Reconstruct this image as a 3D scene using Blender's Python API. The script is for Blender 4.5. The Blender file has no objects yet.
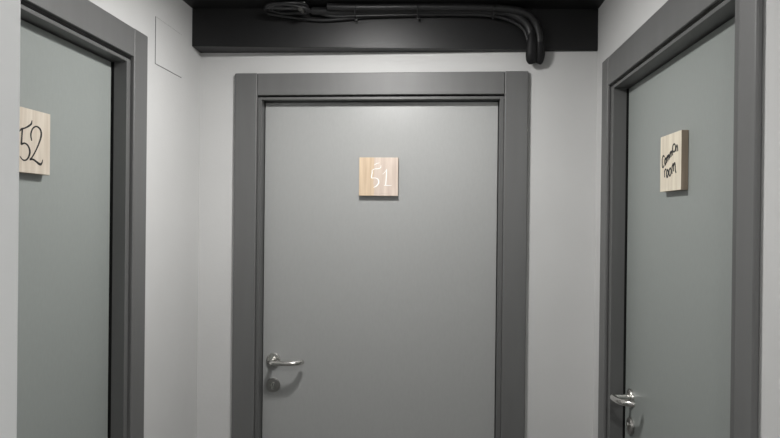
import bpy, bmesh, math, random
from mathutils import Vector, Matrix
random.seed(7)
sc = bpy.context.scene
C = sc.collection
PI = math.pi

# ------------------------------------------------------------------ materials
def mat(name, base, rough=.5, metal=0., var=0., vscale=40., bump=0., bscale=300., spec=.5, stretch=(1, 1, 1), base2=None):
    m = bpy.data.materials.new(name); m.use_nodes = True
    nt = m.node_tree; b = nt.nodes['Principled BSDF']
    b.inputs['Base Color'].default_value = (*base, 1)
    b.inputs['Roughness'].default_value = rough
    b.inputs['Metallic'].default_value = metal
    b.inputs['Specular IOR Level'].default_value = spec
    tc = nt.nodes.new('ShaderNodeTexCoord'); mp = nt.nodes.new('ShaderNodeMapping')
    mp.inputs['Scale'].default_value = stretch
    nt.links.new(tc.outputs['Object'], mp.inputs['Vector'])
    if var or base2:
        n = nt.nodes.new('ShaderNodeTexNoise'); n.inputs['Scale'].default_value = vscale
        n.inputs['Detail'].default_value = 5
        nt.links.new(mp.outputs[0], n.inputs['Vector'])
        r = nt.nodes.new('ShaderNodeValToRGB')
        r.color_ramp.elements[0].position = .3; r.color_ramp.elements[1].position = .7
        lo = [c * (1 - var) for c in base]; hi = base2 or [min(1, c * (1 + var)) for c in base]
        r.color_ramp.elements[0].color = (*lo, 1); r.color_ramp.elements[1].color = (*hi, 1)
        nt.links.new(n.outputs['Fac'], r.inputs[0]); nt.links.new(r.outputs[0], b.inputs['Base Color'])
    if bump:
        n = nt.nodes.new('ShaderNodeTexNoise'); n.inputs['Scale'].default_value = bscale
        n.inputs['Detail'].default_value = 4
        nt.links.new(mp.outputs[0], n.inputs['Vector'])
        bp = nt.nodes.new('ShaderNodeBump'); bp.inputs['Strength'].default_value = bump
        bp.inputs['Distance'].default_value = .002
        nt.links.new(n.outputs['Fac'], bp.inputs['Height']); nt.links.new(bp.outputs[0], b.inputs['Normal'])
    return m

WALL = mat('wall_paint', (.60, .60, .595), .75, var=.03, vscale=3, bump=.15, bscale=90, spec=.3)
PIER = mat('pier_paint', (.60, .61, .61), .7, var=.02, vscale=3, bump=.12, bscale=90, spec=.3)
BLACK = mat('black_paint', (.006, .006, .0066), .47, var=.15, vscale=30, bump=.12, bscale=220, spec=.5)
CASING = mat('casing_laminate', (.126, .127, .126), .50, var=.05, vscale=25, bump=.05, bscale=500, stretch=(1, 1, .1), spec=.65)
JAMB = mat('jamb_laminate', (.112, .113, .112), .45, var=.05, vscale=25, bump=.05, bscale=500, stretch=(1, 1, .1))
LEAF = mat('door_laminate', (.272, .293, .281), .42, var=.02, vscale=140, bump=.05, bscale=400, stretch=(1, 1, .35))
LEAF_NEUTRAL = mat('neutral_door_laminate', (.357, .362, .358), .36, var=.02, vscale=140, bump=.05, bscale=400, stretch=(1, 1, .35), spec=.8)
STEEL = mat('satin_steel', (.66, .65, .62), .25, 1., var=.06, vscale=60, stretch=(1, 8, 1))
STEELD = mat('worn_steel', (.36, .355, .34), .38, 1., var=.08, vscale=80)
DARK = mat('keyhole_black', (.015, .015, .015), .6)
EDGE_BLACK = mat('edge_black', (.008, .008, .008), .8, spec=.2)
INK = mat('black_ink', (.012, .012, .012), .6)
CHALK = mat('white_paint', (.9, .9, .88), .7)
FLOOR = mat('floor_vinyl', (.16, .155, .15), .5, var=.1, vscale=12, bump=.05)
RUBBER = mat('cable_sheath', (.022, .022, .023), .42, var=.1, vscale=30, bump=.12, bscale=120, spec=.5)
TAPE = mat('wrapping_tape', (.009, .009, .010), .6, spec=.35, var=.2, vscale=40, bump=.5, bscale=60)
WHITE = mat('lamp_housing', (.8, .8, .78), .5)

def wood(name, cols, seam=None):
    m = bpy.data.materials.new(name); m.use_nodes = True
    nt = m.node_tree; b = nt.nodes['Principled BSDF']; b.inputs['Roughness'].default_value = .6
    tc = nt.nodes.new('ShaderNodeTexCoord'); mp = nt.nodes.new('ShaderNodeMapping')
    mp.inputs['Scale'].default_value = (60, 60, 4)
    nt.links.new(tc.outputs['Object'], mp.inputs['Vector'])
    n = nt.nodes.new('ShaderNodeTexNoise'); n.inputs['Scale'].default_value = 1.6; n.inputs['Detail'].default_value = 6
    nt.links.new(mp.outputs[0], n.inputs['Vector'])
    r = nt.nodes.new('ShaderNodeValToRGB')
    r.color_ramp.elements[0].position = .28; r.color_ramp.elements[0].color = (*cols[0], 1)
    r.color_ramp.elements[1].position = .68; r.color_ramp.elements[1].color = (*cols[1], 1)
    nt.links.new(n.outputs['Fac'], r.inputs[0])
    out = r.outputs[0]
    if seam:                                   # a second board glued on along a wavy vertical joint
        sx = nt.nodes.new('ShaderNodeSeparateXYZ'); nt.links.new(tc.outputs['Object'], sx.inputs[0])
        w = nt.nodes.new('ShaderNodeTexNoise'); w.inputs['Scale'].default_value = 28
        nt.links.new(tc.outputs['Object'], w.inputs['Vector'])
        ma = nt.nodes.new('ShaderNodeMath'); ma.operation = 'MULTIPLY_ADD'
        ma.inputs[1].default_value = .022; nt.links.new(w.outputs['Fac'], ma.inputs[0]); nt.links.new(sx.outputs['X'], ma.inputs[2])
        gt = nt.nodes.new('ShaderNodeMath'); gt.operation = 'GREATER_THAN'; gt.inputs[1].default_value = seam[0]
        nt.links.new(ma.outputs[0], gt.inputs[0])
        mx = nt.nodes.new('ShaderNodeMixRGB'); mx.blend_type = 'MULTIPLY'; mx.inputs[2].default_value = (*seam[1], 1)
        nt.links.new(gt.outputs[0], mx.inputs[0]); nt.links.new(out, mx.inputs[1]); out = mx.outputs[0]
    nt.links.new(out, b.inputs['Base Color'])
    return m
WOOD_PINK = wood('pinkish_wood', ((.55, .44, .375), (.69, .59, .51)), (.028, (1.0, .93, .76)))
WOOD_CREAM = wood('cream_wood', ((.49, .42, .34), (.62, .56, .475)))
WOOD_EDGE = wood('sawn_edge_wood', ((.27, .21, .155), (.40, .32, .245)))
WOOD_PALE = wood('pale_wood', ((.60, .53, .42), (.74, .68, .56)))

# ------------------------------------------------------------------ mesh helpers
def link(name, me, m=None, parent=None, loc=None, rz=None):
    o = bpy.data.objects.new(name, me); C.objects.link(o)
    if m: me.materials.append(m)
    if parent: o.parent = parent
    if loc is not None: o.location = loc
    if rz is not None: o.rotation_euler = (0, 0, rz)
    return o
def finish(name, bm, m, parent=None, loc=None, rz=None, bevel=0, seg=2, smooth=False):
    bmesh.ops.recalc_face_normals(bm, faces=bm.faces[:])
    me = bpy.data.meshes.new(name); bm.to_mesh(me); bm.free()
    o = link(name, me, m, parent, loc, rz)
    if bevel:
        md = o.modifiers.new('bevel', 'BEVEL'); md.width = bevel; md.segments = seg; md.limit_method = 'ANGLE'
        md.harden_normals = True
    if smooth or bevel:
        for p in me.polygons: p.use_smooth = True
        if smooth and not bevel: me.set_sharp_from_angle(angle=math.radians(40))
    return o
def box(bm, lo, hi):
    v = [bm.verts.new((x, y, z)) for x in (lo[0], hi[0]) for y in (lo[1], hi[1]) for z in (lo[2], hi[2])]
    for f in ((0, 1, 3, 2), (4, 6, 7, 5), (0, 4, 5, 1), (2, 3, 7, 6), (0, 2, 6, 4), (1, 5, 7, 3)):
        bm.faces.new([v[i] for i in f])
def lathe_y(bm, prof, cx, cz, n=40):
    """profile of (radius, y) turned about the axis x = cx, z = cz that runs along y"""
    rings = []
    for r, y in prof:
        rings.append([bm.verts.new((cx + r * math.cos(2 * PI * k / n), y, cz + r * math.sin(2 * PI * k / n))) for k in range(n)])
    for a, b in zip(rings, rings[1:]):
        for k in range(n):
            bm.faces.new((a[k], a[(k + 1) % n], b[(k + 1) % n], b[k]))
    bm.faces.new(rings[0]); bm.faces.new(rings[-1])
def spline(pts, n=8):
    P = [Vector(p) for p in pts]; P = [P[0] * 2 - P[1]] + P + [P[-1] * 2 - P[-2]]
    out = []
    for i in range(1, len(P) - 2):
        for k in range(n):
            t = k / n
            a, b, c, d = P[i - 1:i + 3]
            out.append(.5 * ((2 * b) + (c - a) * t + (2 * a - 5 * b + 4 * c - d) * t * t + (3 * b - a - 3 * c + d) * t ** 3))
    out.append(P[-2]); return out
def tube(bm, pts, rad, n=14, flat=1.0, up=Vector((0, 0, 1))):
    """rad: number or list along pts; flat squeezes the second axis"""
    pts = [Vector(p) for p in pts]
    if not hasattr(rad, '__len__'): rad = [rad] * len(pts)
    rings = []; ref = None
    for i, p in enumerate(pts):
        t = (pts[min(i + 1, len(pts) - 1)] - pts[max(i - 1, 0)]).normalized()
        if ref is None:
            ref = t.orthogonal().normalized() if abs(t.dot(up)) > .95 else (up - t * t.dot(up)).normalized()
        ref = (ref - t * ref.dot(t)).normalized(); s = t.cross(ref)
        rings.append([bm.verts.new(p + (ref * math.cos(2 * PI * k / n) + s * flat * math.sin(2 * PI * k / n)) * rad[i]) for k in range(n)])
    for a, b in zip(rings, rings[1:]):
        for k in range(n):
            bm.faces.new((a[k], a[(k + 1) % n], b[(k + 1) % n], b[k]))
    bm.faces.new(rings[0]); bm.faces.new(rings[-1])
def lerp_list(vals, n):
    out = []
    for i in range(n):
        t = i / (n - 1) * (len(vals) - 1); k = min(int(t), len(vals) - 2)
        out.append(vals[k] + (vals[k + 1] - vals[k]) * (t - k))
    return out
def ribbon(bm, pts, widths, y0, y1, n=8):
    """a flat brush stroke in the x-z plane, raised from y0 to y1"""
    P = spline([(p[0], 0, p[1]) for p in pts], n) if len(pts) > 2 else [Vector((p[0], 0, p[1])) for p in pts]
    W = lerp_list(widths, len(P)); rows = []
    for i, p in enumerate(P):
        t = (P[min(i + 1, len(P) - 1)] - P[max(i - 1, 0)]).normalized(); s = Vector((-t.z, 0, t.x)) * W[i] / 2
        a, b = p + s, p - s
        rows.append([bm.verts.new((a.x, y0, a.z)), bm.verts.new((b.x, y0, b.z)), bm.verts.new((b.x, y1, b.z)), bm.verts.new((a.x, y1, a.z))])
    for a, b in zip(rows, rows[1:]):
        for k in range(4):
            bm.faces.new((a[k], a[(k + 1) % 4], b[(k + 1) % 4], b[k]))
    bm.faces.new(rows[0]); bm.faces.new(rows[-1])
def empty(name, loc, rz=0):
    o = bpy.data.objects.new(name, None); C.objects.link(o); o.empty_display_size = .1
    o.location = loc; o.rotation_euler = (0, 0, rz); return o
def tag(o, label, cat, group=None, kind=None):
    o['label'] = label; o['category'] = cat
    if group: o['group'] = group
    if kind: o['kind'] = kind
    return o
def struct(o): o['kind'] = 'structure'; return o

# ------------------------------------------------------------------ the place, in metres (camera stands at x = y = 0)
XL, XR, YB, ZC = -.897, .5495, 2.25, 2.355        # wall faces and the black ceiling
YR = -2.3                                          # rear end of the corridor
T = .14
# doors: (centre along the wall, half clear width, casing top, casing underside, jamb underside)
# local frame of every door: +y points out of the wall, +x towards the latch side
DOORS = {
    'back':  dict(loc=(-.2255, YB, 0), rz=PI,      hw=.4350, sw=.0141, gap=.001, cw=.0840, pf=.0165, ct=2.136, cb=2.0545, jb=2.039, bs=.0440, tilt=0, lf=-.0335),
    'left':  dict(loc=(XL, 1.285, 0),  rz=-PI / 2, hw=.4100, sw=.0210, gap=.004, cw=.0810, pf=.0165, ct=2.147, cb=2.0645, jb=2.045, bs=.0500, tilt=0, lf=-.0365),
    'right': dict(loc=(XR, 1.6200, 0), rz=PI / 2,  hw=.4080, sw=.0310, gap=.005, cw=.0720, cwn=.0660, pf=.0125, ct=2.139, cb=2.0460, jb=2.030, bs=.0710, hz=1.0655, tilt=6, lf=-.0435),
}

def wall_bm(segs):
    bm = bmesh.new()
    for lo, hi in segs: box(bm, lo, hi)
    return bm
HO = .037    # the hole in the masonry is this much wider than the clear opening
d = DOORS['back']; x0, x1, zt = d['loc'][0] - d['hw'] - HO, d['loc'][0] + d['hw'] + HO, d['cb'] + .012
struct(finish('wall_back', wall_bm([((XL - T, YB, 0), (x0, YB + T, ZC)), ((x1, YB, 0), (XR + T, YB + T, ZC)), ((x0, YB, zt), (x1, YB + T, ZC))]), WALL))
d = DOORS['left']; y0, y1, zt = d['loc'][1] - d['hw'] - HO, d['loc'][1] + d['hw'] + HO, d['cb'] + .012
struct(finish('wall_left', wall_bm([((XL - T, YR, 0), (XL, y0, ZC)), ((XL - T, y1, 0), (XL, YB, ZC)), ((XL - T, y0, zt), (XL, y1, ZC))]), WALL))
d = DOORS['right']; y0, y1, zt = d['loc'][1] - d['hw'] - HO, d['loc'][1] + d['hw'] + HO, d['cb'] + .012
struct(finish('wall_right', wall_bm([((XR, YR, 0), (XR + T, y0, ZC)), ((XR, y1, 0), (XR + T, YB, ZC)), ((XR, y0, zt), (XR + T, y1, ZC))]), WALL))
struct(finish('wall_front', wall_bm([((XL, YR - .1, 0), (XR, YR, ZC))]), WALL))
# the pier that juts into the corridor beside the camera, its corner slightly rounded
struct(finish('wall_left_pier', wall_bm([((XL, YR, 0), (-.4264, .60, ZC))]), PIER, bevel=.004))
struct(finish('floor', wall_bm([((XL - T, YR - .1, -.1), (XR + T, YB + T, 0))]), FLOOR))
struct(finish('ceiling', wall_bm([((XL - T, YR - .1, ZC), (XR + T, YB + T, ZC + .1))]), BLACK))

# black beam along the head of the back wall; it is deeper at its left end than at its right
bm = bmesh.new()
prof = lambda x, yf, zb: [bm.verts.new(p) for p in ((x, yf, zb), (x, yf, ZC), (x, YB, ZC), (x, YB, zb - .003))]
a = prof(XL, 2.168, 2.2185); b = prof(XR, 2.243, 2.2085)
bm.faces.new(a); bm.faces.new(b)
for k in range(4): bm.faces.new((a[k], a[(k + 1) % 4], b[(k + 1) % 4], b[k]))
struct(finish('trim_1', bm, BLACK, bevel=.0015))

# ------------------------------------------------------------------ doors
def make_door(name, key, label):
    d = DOORS[key]; hw, ct, cb, jb = d['hw'], d['ct'], d['cb'], d['jb']
    r = empty(name, d['loc'], d['rz']); tag(r, label, 'door', 'grey flush doors of the corridor', 'structure')
    SW, CW, PF = d['sw'], d['cw'], d['pf']; JF = PF - .010; LF = d['lf']                 # casing face, jamb face, leaf face
    ci = hw + SW + d['gap']                               # inner edge of the casing
    for s in (-1, 1):                                 # upright casings run to full height, the head sits between them
        bm = bmesh.new(); xa, xb = sorted((s * ci, s * (ci + (d.get('cwn', CW) if s < 0 else CW))))
        box(bm, (xa, .0002, 0), (xb, PF, ct)); finish('side_casing', bm, CASING, r, bevel=.0042, seg=3)
    bm = bmesh.new(); box(bm, (-ci + .0006, .0002, cb), (ci - .0006, PF - .0012, ct - .001)); finish('head_casing', bm, CASING, r, bevel=.0025, seg=3)
    # jamb: rebated lining with a stop behind the leaf
    bm = bmesh.new()
    for s in (-1, 1):
        for (p, q, ya, yb) in ((hw, hw + SW, -.12, JF), (hw - .014, hw, -.12, LF - .0415)):
            xa, xb = sorted((s * p, s * q)); box(bm, (xa, ya, 0), (xb, yb, jb + .0095))
    for (za, zb, ya, yb) in ((jb, jb + .0095, -.12, JF), (jb - .014, jb, -.12, LF - .0415)):
        box(bm, (-hw, ya, za), (hw, yb, zb))
    finish('jamb', bm, JAMB, r, bevel=.001)
    bm = bmesh.new(); g = .003 if key == 'back' else .006
    box(bm, (-hw + g, LF - .04, .006), (hw - g, LF, jb - .003)); finish('door_leaf', bm, LEAF_NEUTRAL if key == 'back' else LEAF, r, bevel=.0012)
    if key != 'back':                                 # thin black strip where the leaf meets the uprights
        for s in (-1, 1):
            bm = bmesh.new(); xa, xb = sorted((s * (hw - .0012), s * (hw + .0005)))
            box(bm, (xa, LF - .004, 0), (xb, LF + .0055, jb - .002)); finish('leaf_edge_strip', bm, EDGE_BLACK, r)
    # lever handle on a round rose
    hx, hz = hw - d['bs'], d.get('hz', 1.0725)
    h = empty('door_handle', (hx, LF, hz)); h.parent = r
    bm = bmesh.new()
    lathe_y(bm, [(.0262, 0), (.0262, .0062), (.0250, .0082), (.0215, .0092), (.0130, .0096), (.0120, .0130), (.0102, .0136)], 0, 0)
    finish('rose', bm, STEEL, h, smooth=True)
    path = [(0, .010, 0), (0, .030, 0), (0, .0445, 0)] 
    for k in range(1, 7):                              # bend from the neck into the grip
        t = PI / 2 * k / 6; path.append((-.015 * (1 - math.cos(t)), .0445 + .015 * math.sin(t), 0))
    path += [(-.040, .0600, 0), (-.063, .0598, 0), (-.074, .0580, .0)]
    for k in range(1, 7):                              # and back towards the leaf at the tip
        t = 1.15 * k / 6; path.append((-.074 - .042 * math.sin(t), .058 - .042 * (1 - math.cos(t)), .0))
    path.append((path[-1][0] - .003, path[-1][1] - .008, 0))
    bm = bmesh.new(); tube(bm, path, .0090, 18); o = finish('lever', bm, STEEL, h, bevel=.0015, smooth=True)
    o.rotation_euler = (0, math.radians(d['tilt']), 0)
    # lock below it
    k = empty('lock', (hx, LF, .9770)); k.parent = r
    bm = bmesh.new(); lathe_y(bm, [(.0262, 0), (.0262, .0060), (.0250, .0080), (.0110, .0086)], 0, 0); finish('escutcheon', bm, STEELD, k, smooth=True)
    bm = bmesh.new(); lathe_y(bm, [(.0085, .006), (.0085, .0125), (.0076, .0135)], 0, .004, 28); box(bm, (-.0045, .006, -.0135), (.0045, .0122, .0)); finish('lock_cylinder', bm, STEEL, k, smooth=True)
    bm = bmesh.new(); box(bm, (-.0009, .0133, .0), (.0009, .0138, .008)); finish('keyhole', bm, DARK, k)
    return r
make_door('door_1', 'back', 'grey flush door at the end of the corridor, bearing the sign 51')
make_door('door_2', 'left', 'grey flush door in the left wall, bearing the sign 52')
make_door('door_3', 'right', 'grey flush door in the right wall, bearing the common room sign')

# ------------------------------------------------------------------ wooden signs (local +y out of the door, +z up, viewer's right is -x)
S = .1455
def make_sign(key, u, zc, w, h, th, m, ink, strokes, label):
    d = DOORS[key]
    mtx = Matrix.Translation(d['loc']) @ Matrix.Rotation(d['rz'], 4, 'Z')
    r = empty('door_sign', mtx @ Vector((u, d['lf'] + .0002, zc - h / 2)), d['rz'])
    tag(r, label, 'sign', 'square wooden door signs')
    bm = bmesh.new(); box(bm, (-w / 2, 0, 0), (w / 2, th, h)); o = finish('board', bm, m, r, bevel=.0009)
    o.data.materials.append(WOOD_EDGE)               # sawn edges show darker end grain than the planed face
    for p in o.data.polygons: p.material_index = 0 if p.normal.y > .9 else 1
    bm = bmesh.new()
    for pts, wd in strokes:
        ribbon(bm, [(w / 2 - p[0] * w, p[1] * h) for p in pts], [k * h * ({'back': .82}.get(key, 1.)) for k in wd], th - .0004, th + .0006)
    finish('lettering', bm, ink, r)
    return r
five_two = [
    ([(.26, .62), (.31, .66), (.38, .685), (.47, .73), (.53, .775), (.545, .83)], [.018, .03, .022, .03, .03, .012]),
    ([(.325, .665), (.315, .54), (.305, .42)], [.03, .028, .034]),
    ([(.305, .425), (.38, .452), (.46, .42), (.50, .345), (.485, .27), (.43, .205), (.35, .19), (.275, .24)], [.03, .024, .028, .036, .034, .026, .022, .012]),
    ([(.54, .51), (.52, .61), (.57, .71), (.66, .75), (.745, .715), (.77, .63), (.72, .50), (.64, .365), (.56, .26), (.51, .215)], [.022, .03, .024, .022, .034, .038, .03, .024, .022, .03]),
    ([(.50, .212), (.57, .222), (.64, .20), (.72, .165), (.765, .162), (.795, .19), (.81, .24)], [.03, .028, .03, .04, .04, .024, .01]),
]
five_one = [
    ([(.33, .66), (.335, .60), (.32, .50), (.325, .455)], [.028, .034, .034, .034]),
    ([(.325, .46), (.41, .465), (.475, .44), (.505, .385), (.495, .315), (.44, .25), (.37, .215)], [.026, .022, .032, .042, .042, .034, .014]),
    ([(.33, .66), (.40, .70), (.48, .705), (.55, .735), (.56, .80)], [.022, .022, .028, .024, .012]),
    ([(.38, .80), (.44, .835), (.52, .86)], [.012, .020, .012]),
    ([(.60, .56), (.655, .61), (.705, .69)], [.010, .014, .022]),
    ([(.705, .70), (.70, .52), (.685, .28)], [.030, .034, .034]),
    ([(.64, .275), (.74, .27), (.84, .275)], [.016, .024, .012]),
]
W2 = .032
common_room = [
    ([(.215, .625), (.15, .65), (.105, .60), (.10, .53), (.115, .455), (.16, .44), (.205, .47)], [W2, .026, .03, .03, .03, .026, W2]),      # C
    ([(.265, .60), (.235, .56), (.235, .51), (.265, .48), (.295, .52), (.295, .575), (.265, .60)], [W2 + .004] * 3),                       # o
    ([(.325, .50), (.325, .61)], [W2, W2]), ([(.325, .59), (.365, .625), (.385, .59), (.385, .525)], [W2, W2]),
    ([(.385, .59), (.42, .64), (.445, .61), (.445, .55)], [W2, W2]),                                                                        # m
    ([(.485, .575), (.485, .675)], [W2, W2]), ([(.485, .65), (.52, .685), (.54, .65), (.54, .59)], [W2, W2]),
    ([(.54, .65), (.575, .69), (.60, .66), (.605, .61)], [W2, W2]),                                                                         # m
    ([(.675, .805), (.62, .775), (.605, .72), (.64, .675), (.70, .67), (.735, .71), (.73, .775), (.675, .805)], [.03, .034, .03, .026, .026]),  # raised o
    ([(.765, .66), (.77, .755)], [W2, W2]), ([(.77, .735), (.81, .765), (.835, .72), (.85, .66)], [W2, W2]),                                 # n
    ([(.235, .255), (.225, .375)], [.028, .028]), ([(.225, .345), (.265, .395), (.315, .385)], [W2, .03]),                                   # r
    ([(.375, .385), (.335, .345), (.33, .285), (.365, .25), (.405, .29), (.41, .35), (.375, .385)], [W2 + .004] * 3),                       # o
    ([(.505, .405), (.46, .365), (.455, .30), (.495, .262), (.54, .30), (.545, .365), (.505, .405)], [.028] * 3),                           # o
    ([(.595, .29), (.59, .43)], [.028, .028]), ([(.59, .40), (.635, .46), (.665, .42), (.66, .33)], [W2, W2 + .004]),
    ([(.665, .42), (.71, .475), (.74, .43), (.75, .34), (.785, .30)], [W2, .03, W2]),                                                        # m
]
dB, dL, dR = DOORS['back'], DOORS['left'], DOORS['right']
make_sign('back', .0010, 1.7595, .1440, .1410, .0180, WOOD_PINK, CHALK, five_one, 'square pinkish wooden sign with white number 51 on the far door')
make_sign('left', dL['loc'][1] - 1.3163, 1.7720, S, .1432, .0180, WOOD_CREAM, INK, five_two, 'square cream wooden sign with black number 52 on the left door')
make_sign('right', 1.6120 - dR['loc'][1], 1.7562, .1418, .1440, .0168, WOOD_PALE, INK, common_room, 'square pale wooden sign with black hand-lettered common room on the right door')

# ------------------------------------------------------------------ access panel on the left wall
r = empty('mounted_access_panel', (XL + .0003, 1.979, 2.0855)); tag(r, 'white square access panel on left wall between door 52 and corner', 'panel')
bm = bmesh.new(); box(bm, (0, -.0975, 0), (.0022, .0975, .146)); finish('cover', bm, WALL, r, bevel=.0006)
bm = bmesh.new(); box(bm, (.0001, -.0992, -.0014), (.0009, .0992, .1474)); finish('shadow_line', bm, JAMB, r)  # dark sheet behind the cover, its edge paints the shadow line around it

# ------------------------------------------------------------------ cables tied up under the ceiling, in front of the beam
YF = lambda x: 2.168 + (x - XL) / (XR - XL) * .075         # beam face at x
r = empty('cable_bundle', (-.05, 2.18, 2.30)); tag(r, 'bundle of black cables tied along the black beam above door 51', 'cable bundle')
base = Vector((-.05, 2.18, 2.30))
def cable(name, pts, rad, m, flat=1.0, n=10):
    P = spline([Vector((p[0], YF(p[0]) - p[1], p[2])) - base for p in pts], n)
    rr = lerp_list(rad, len(P)) if hasattr(rad, '__len__') else rad
    bm = bmesh.new(); tube(bm, P, rr, 14, flat); return finish(name, bm, m, r, smooth=True)
# two thick sheathed pipes, then two thinner cables below them
cable('pipe', [(-.46, .025, 2.338), (-.36, .026, 2.335), (-.20, .026, 2.3385), (0, .026, 2.340), (.15, .026, 2.3385), (.225, .027, 2.333), (.268, .027, 2.314), (.298, .027, 2.288), (.311, .026, 2.255), (.317, .024, 2.230)], .0145, RUBBER)
cable('pipe', [(-.40, .055, 2.343), (-.30, .055, 2.340), (-.10, .053, 2.342), (.10, .051, 2.342), (.22, .050, 2.338), (.290, .045, 2.324), (.323, .036, 2.296), (.337, .030, 2.258), (.341, .026, 2.230)], .0125, RUBBER)
cable('cable', [(-.62, .012, 2.333), (-.52, .012, 2.318), (-.43, .013, 2.309), (-.34, .013, 2.314), (-.25, .012, 2.322), (-.10, .010, 2.327), (.05, .010, 2.330), (.16, .010, 2.328), (.225, .010, 2.318), (.270, .012, 2.299), (.295, .013, 2.268), (.304, .014, 2.232)], .0062, RUBBER)
cable('cable', [(-.50, .020, 2.345), (-.42, .024, 2.326), (-.37, .024, 2.3185), (-.28, .024, 2.321), (-.10, .022, 2.326), (.06, .022, 2.327), (.17, .024, 2.322), (.235, .026, 2.305), (.282, .028, 2.276), (.300, .026, 2.236)], .0055, RUBBER)
# the taped tail hangs past the beam and turns into the wall
cable('taped_tail', [(.310, .030, 2.280), (.315, .028, 2.255), (.316, .025, 2.225), (.3155, .020, 2.190), (.317, .013, 2.172), (.320, .008, 2.1615)], [.010, .017, .0225, .0250, .0235, .016], TAPE, .8)
cable('taped_tail', [(.328, .028, 2.280), (.337, .026, 2.255), (.342, .022, 2.225), (.3425, .015, 2.190), (.340, .009, 2.170), (.336, .005, 2.1625)], [.008, .013, .0175, .0195, .018, .014], TAPE, .85)
cable('wall_sleeve', [(.329, .012, 2.186), (.329, -.004, 2.182), (.329, -.012, 2.180)], .017, TAPE, n=4)
for x, zt, zb in ((-.302, 2.352, 2.308), (-.085, 2.352, 2.314), (.178, 2.352, 2.316)):
    bm = bmesh.new(); y = YF(x); n = 20
    P = []
    for k in range(n + 1):
        t = 2 * PI * k / n
        P.append(Vector((x, y - .036 + .0335 * math.cos(t), (zt + zb) / 2 + ((zt - zb) / 2) * math.sin(t))) - base)
    tube(bm, P, .0022, 8, up=Vector((1, 0, 0)))
    box(bm, (x - base.x - .004, y - .030 - base.y, zb - .006 - base.z), (x - base.x + .004, y - .022 - base.y, zb + .003 - base.z))
    finish('cable_tie', bm, RUBBER, r, smooth=True)

# coil of spare cable pushed up under the ceiling at the left end of the bundle
base2 = Vector((-.535, 2.105, 2.335))
r2 = empty('cable_coil', base2); tag(r2, 'coil of spare black cable under the ceiling, left of the bundle', 'cable')
bm = bmesh.new(); P = []
for k in range(150):
    t = 2 * PI * k / 24; R = .050 + .008 * math.sin(.7 * k / 9) + .004 * math.sin(k * .9)
    P.append((R * 1.35 * math.cos(t), R * .62 * math.sin(t), -.008 + .012 * math.sin(.31 * k) * math.cos(t * .5)))
tube(bm, P, .0048, 10); finish('cable_loop', bm, RUBBER, r2, smooth=True)
bm = bmesh.new(); tube(bm, [(.055, -.035, -.022), (.058, -.012, -.022), (.060, .0, -.012), (.060, .0, .012)], .0075, 12); finish('plug', bm, STEELD, r2, smooth=True)

# ------------------------------------------------------------------ ceiling lamps above the frame; the second is an added fill light
GLOW = bpy.data.materials.new('lit_diffuser'); GLOW.use_nodes = True
gb = GLOW.node_tree.nodes['Principled BSDF']
gb.inputs['Base Color'].default_value = (.8, .8, .78, 1); gb.inputs['Emission Color'].default_value = (1, .985, .965, 1)
def lamp(x, y, size, dome, strength, label):
    r = empty('ceiling_light', (x, y, ZC)); tag(r, label, 'ceiling light', 'round ceiling lamps of the corridor')
    bm = bmesh.new(); n = 40; R = size / 2
    prof = [(R + .002, 0), (R + .024, 0), (R + .022, -.008), (R + .012, -.011), (R + .002, -.010)]
    rings = [[bm.verts.new((p * math.cos(2 * PI * k / n), p * math.sin(2 * PI * k / n), z)) for k in range(n)] for p, z in prof]
    for i in range(len(rings)):
        a, b = rings[i], rings[(i + 1) % len(rings)]
        for k in range(n): bm.faces.new((a[k], a[(k + 1) % n], b[(k + 1) % n], b[k]))
    finish('trim_ring', bm, WHITE, r, smooth=True)
    m = GLOW.copy(); m.node_tree.nodes['Principled BSDF'].inputs['Emission Strength'].default_value = strength
    bm = bmesh.new(); rows = []                      # shallow opal dome
    for j in range(6):
        t = j / 6 * PI / 2
        rows.append([bm.verts.new((R * math.cos(t) * math.cos(2 * PI * k / n), R * math.cos(t) * math.sin(2 * PI * k / n), -.008 - dome * math.sin(t))) for k in range(n)])
    for a, b in zip(rows, rows[1:]):
        for k in range(n): bm.faces.new((a[k], a[(k + 1) % n], b[(k + 1) % n], b[k]))
    bm.faces.new(rows[0]); bm.faces.new(rows[-1])
    finish('diffuser', bm, m, r, smooth=True)
lamp(-.225, 1.60, .16, .013, 150, 'round ceiling lamp nearest to door 51')
lamp(.18, -.10, .16, .008, 140, 'added unseen round fill lamp above the camera')  # unseen lamp, put in as fill for the pier and lower walls

w = bpy.data.worlds.new('world'); sc.world = w; w.use_nodes = True
w.node_tree.nodes['Background'].inputs[0].default_value = (.02, .02, .02, 1)

# ------------------------------------------------------------------ camera
F = 620.
roll = math.radians(.62); vx, vy = 50., 1.
c, s = math.cos(roll), math.sin(roll)
yaw = math.atan((vx * c - vy * s) / F); pit = -math.atan((vx * s + vy * c) / math.hypot(F, vx * c))
fw = Vector((-math.sin(yaw) * math.cos(pit), math.cos(yaw) * math.cos(pit), math.sin(pit)))
rt0 = Vector((math.cos(yaw), math.sin(yaw), 0)); up0 = rt0.cross(fw)
rt = rt0 * c + up0 * s; up = -rt0 * s + up0 * c
cd = bpy.data.cameras.new('camera'); cam = bpy.data.objects.new('camera', cd); C.objects.link(cam)
cd.sensor_fit = 'HORIZONTAL'; cd.sensor_width = 36; cd.lens = 36 * F / 780; cd.clip_start = .02
M = Matrix((rt, up, -fw)).transposed().to_4x4(); M.translation = Vector((0, 0, 1.61))
cam.matrix_world = M; sc.camera = cam

sc.view_settings.view_transform = 'Standard'; sc.view_settings.look = 'None'
sc.view_settings.gamma = 1; sc.view_settings.use_curve_mapping = False
sc.view_settings.exposure = 0.75
